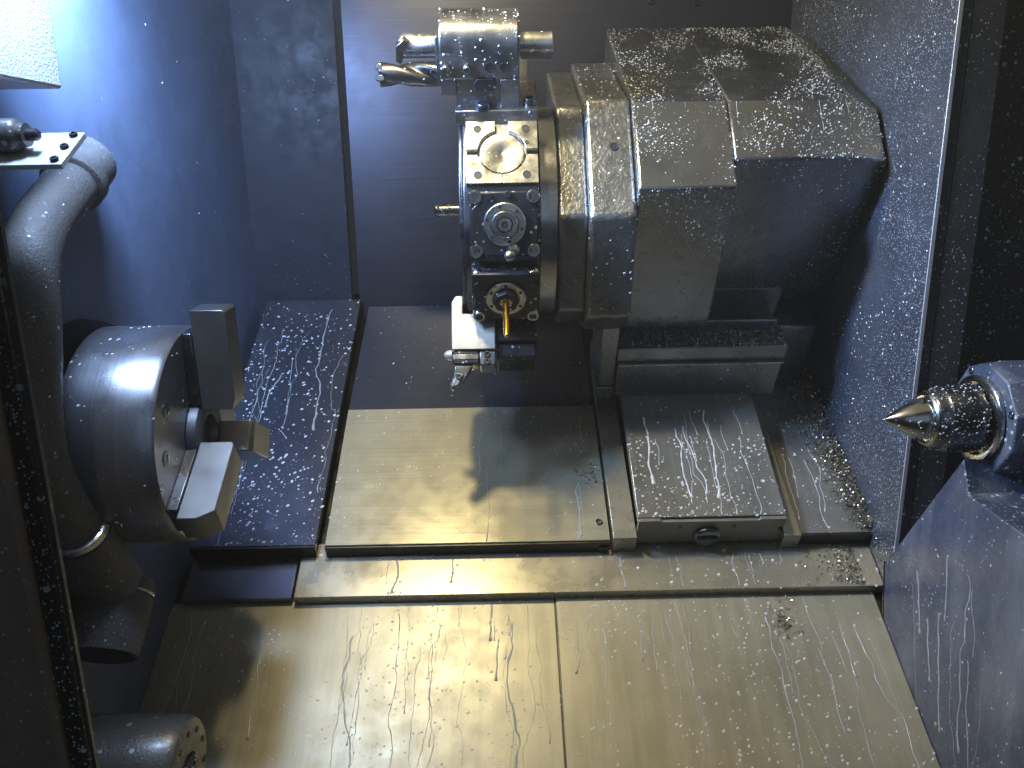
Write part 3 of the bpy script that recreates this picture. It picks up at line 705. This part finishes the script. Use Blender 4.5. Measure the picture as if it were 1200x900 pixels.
rr = rs(3)
def lift(x, u): return (x, u, -.2619+(u-.052)*.0699)
trails(p1, [((rr.uniform(-.48, .05), rr.uniform(-.10, -.035), -.3409), rr.choice((.03, .06, .16, .25, .3))) for _ in range(34)], (0, -1, 0), (0, 0, 1), seed=2)
trails(p2, [((rr.uniform(.09, .52), rr.uniform(-.12, -.035), -.3384), rr.choice((.03, .08, .2, .3, .34))) for _ in range(26)], (0, -1, 0), (0, 0, 1), seed=5)
trails(cl, [((rr.uniform(-.46, -.295), rr.uniform(.35, .60), -.2989), rr.choice((.08, .2, .32))) for _ in range(10)], (0, -1, 0), (0, 0, 1), seed=8, wig=.8, low=.043)
trails(pl, [((rr.uniform(-.04, .15), rr.uniform(.14, .31), -.2999), rr.choice((.05, .1, .15, .2))) for _ in range(12)], (0, -1, 0), (0, 0, 1), seed=9, wig=.5, low=.042)
trails(sp, [(lift(rr.uniform(.215, .40), rr.uniform(.19, .27)), rr.choice((.05, .10, .13, .17))) for _ in range(15)], (0, -1, -.0699), (0, -.0699, 1), seed=12, mat='drop', low=.054)
trails(rp, [((rr.uniform(.45, .50), rr.uniform(.18, .27), -.2999), rr.choice((.08, .13))) for _ in range(4)], (0, -1, 0), (0, 0, 1), seed=13, mat='drop', low=.047)
trails(led, [((rr.uniform(-.26, .50), .028, -.3239), rr.choice((.02, .04, .055))) for _ in range(16)], (0, -1, 0), (0, 0, 1), seed=14, low=-.030)
trails(tside, [((.5344, rr.uniform(-.25, .05), rr.uniform(-.30, -.16)), rr.choice((.08, .15, .22))) for _ in range(12)], (0, -.2, -1), (-1, 0, 0), seed=15)
fd = Vector((0, -.077, -.118))
trails(nose, [((x, .2827, .3843), .125) for x in (.216, .262)], fd, (0, -.84, .55), seed=16, mat='drop', wig=.3)
trails(body, [((x, .2825, .3842), L) for x, L in ((.335, .09), (.452, .05), (.490, .095))], fd, (0, -.84, .55), seed=17, mat='drop', wig=.3)
trails(ck, [((-.428+k*.016, .1268*math.cos(R(a)), .1268*math.sin(R(a))), L) for k, a, L in ((0, 172, .10), (1, 160, .03), (2.2, 175, .06))], (0, .12, -1), (0, -1, -.12), seed=19, wig=.4)

def chips(parent, spots, name='swarf_chips', seed=1, mat='chip'):
    """spots: functions returning a point in the parent's frame; each chip a small bent sliver"""
    rnd = random.Random(seed); V = []; Fc = []; off = ORG.get(parent, Vector((0, 0, 0)))
    for f, n, smin, smax in spots:
        for _ in range(n):
            p = Vector(f(rnd))-off; s = rnd.uniform(smin, smax)
            m = Euler((rnd.uniform(0, 6.3), rnd.uniform(0, 6.3), rnd.uniform(0, 6.3))).to_matrix()
            wd = s*rnd.uniform(.25, .6); b = rnd.uniform(.2, .6)*s; base = len(V)
            for x, z in ((-s, 0), (-.3*s, b), (.4*s, b*.8), (s, -.2*b)):
                for y in (-wd, wd*.8): V.append(p+m @ Vector((x, y, z)))
            for k in range(3): Fc.append((base+2*k, base+2*k+2, base+2*k+3, base+2*k+1))
    me = bpy.data.meshes.new(name); me.from_pydata([tuple(v) for v in V], [], Fc); me.update(); me.materials.append(M[mat])
    d_ = bpy.data.objects.new(name, me); C.objects.link(d_); d_.parent = parent; d_['kind'] = 'stuff'; return d_
def heap(r):
    u = r.uniform(.05, .40); wdt = .018+.045*min(1, max(0, (u-.05)/.25))
    x = .547-abs(r.gauss(0, .45))*wdt; x = max(x, .46)
    return (x, u, -.300+max(0, r.random()*.018*(1-(.547-x)/.075)))
chips(rp, [(heap, 3200, .0010, .0032)], seed=3)
chips(sa, [(lambda r: (r.uniform(.184, .446), r.uniform(.290, .345), -.142+abs(r.gauss(0, .003))), 1300, .0008, .0024)], seed=4)
chips(wall_right, [(lambda r: (.5472, r.uniform(.14, .40), -.31+.57735*0+r.uniform(-.01, .35)**1), 500, .0006, .0016)], seed=5)
chips(led, [(lambda r: (.52-abs(r.gauss(0, .022)), r.uniform(-.028, .035), -.3235+r.random()*.003), 260, .001, .003)], seed=6)
chips(p2, [(lambda r: (.390+r.gauss(0, .008), -.075+r.gauss(0, .012), -.338+r.random()*.002), 130, .001, .0026)], seed=7)
chips(pu, [(lambda r: (.13+r.gauss(0, .012), (u_ := .40+r.gauss(0, .06)), -.304-(u_-.318)*.0524+r.random()*.002), 120, .001, .003)], seed=8)
chips(pl, [(lambda r: (.135+r.gauss(0, .010), .17+r.gauss(0, .015), -.2995+r.random()*.002), 60, .001, .003)], seed=9)

def curls(parent, spots, seed=1):
    rnd = random.Random(seed); bm = BM(); off = ORG.get(parent, Vector((0, 0, 0)))
    for p in spots:
        m = Euler((rnd.uniform(0, 6), rnd.uniform(0, 6), rnd.uniform(0, 6))).to_matrix(); r0 = rnd.uniform(.0014, .003); tn = rnd.uniform(6, 16)
        secs = []
        for k in range(26):
            a = tn*k/25
            for_ = [m @ Vector((r0*math.cos(a), r0*math.sin(a), .0009*a+dz))+Vector(p)-off for dz in (-.0006, .0006)]
            secs.append([bm.verts.new(v) for v in for_])
        for a_, b_ in zip(secs, secs[1:]): bm.faces.new((a_[0], b_[0], b_[1], a_[1]))
    me = bpy.data.meshes.new('swarf_curls'); bm.to_mesh(me); bm.free(); me.materials.append(M['chip'])
    o = bpy.data.objects.new('swarf_curls', me); C.objects.link(o); o.parent = parent; o['kind'] = 'stuff'
rc = rs(21)
curls(rp, [heap(rc) for _ in range(40)], 2)
curls(sa, [(rc.uniform(.19, .44), rc.uniform(.292, .335), -.139) for _ in range(16)], 3)
curls(led, [(rc.uniform(.44, .53), rc.uniform(-.025, .03), -.322) for _ in range(9)], 4)
curls(p2, [(rc.gauss(.39, .02), rc.gauss(-.08, .03), -.3365) for _ in range(6)], 5)
# coolant mist added to scatter light round the cold lamps
hz = obj('haze', box(BM(), (-1.2, -2.6, -1.6), (1.4, 1.1, 1.25)), 'hole', None, kind='stuff')
hm = bpy.data.materials.new('coolant mist'); hm.use_nodes = True; hn = hm.node_tree; hn.nodes.clear()
ho = hn.nodes.new('ShaderNodeOutputMaterial'); hv = hn.nodes.new('ShaderNodeVolumePrincipled')
hv.inputs['Color'].default_value = (.85, .90, 1, 1); hv.inputs['Density'].default_value = .032; hv.inputs['Anisotropy'].default_value = .3
hn.links.new(hv.outputs[0], ho.inputs['Volume']); hz.data.materials[0] = hm
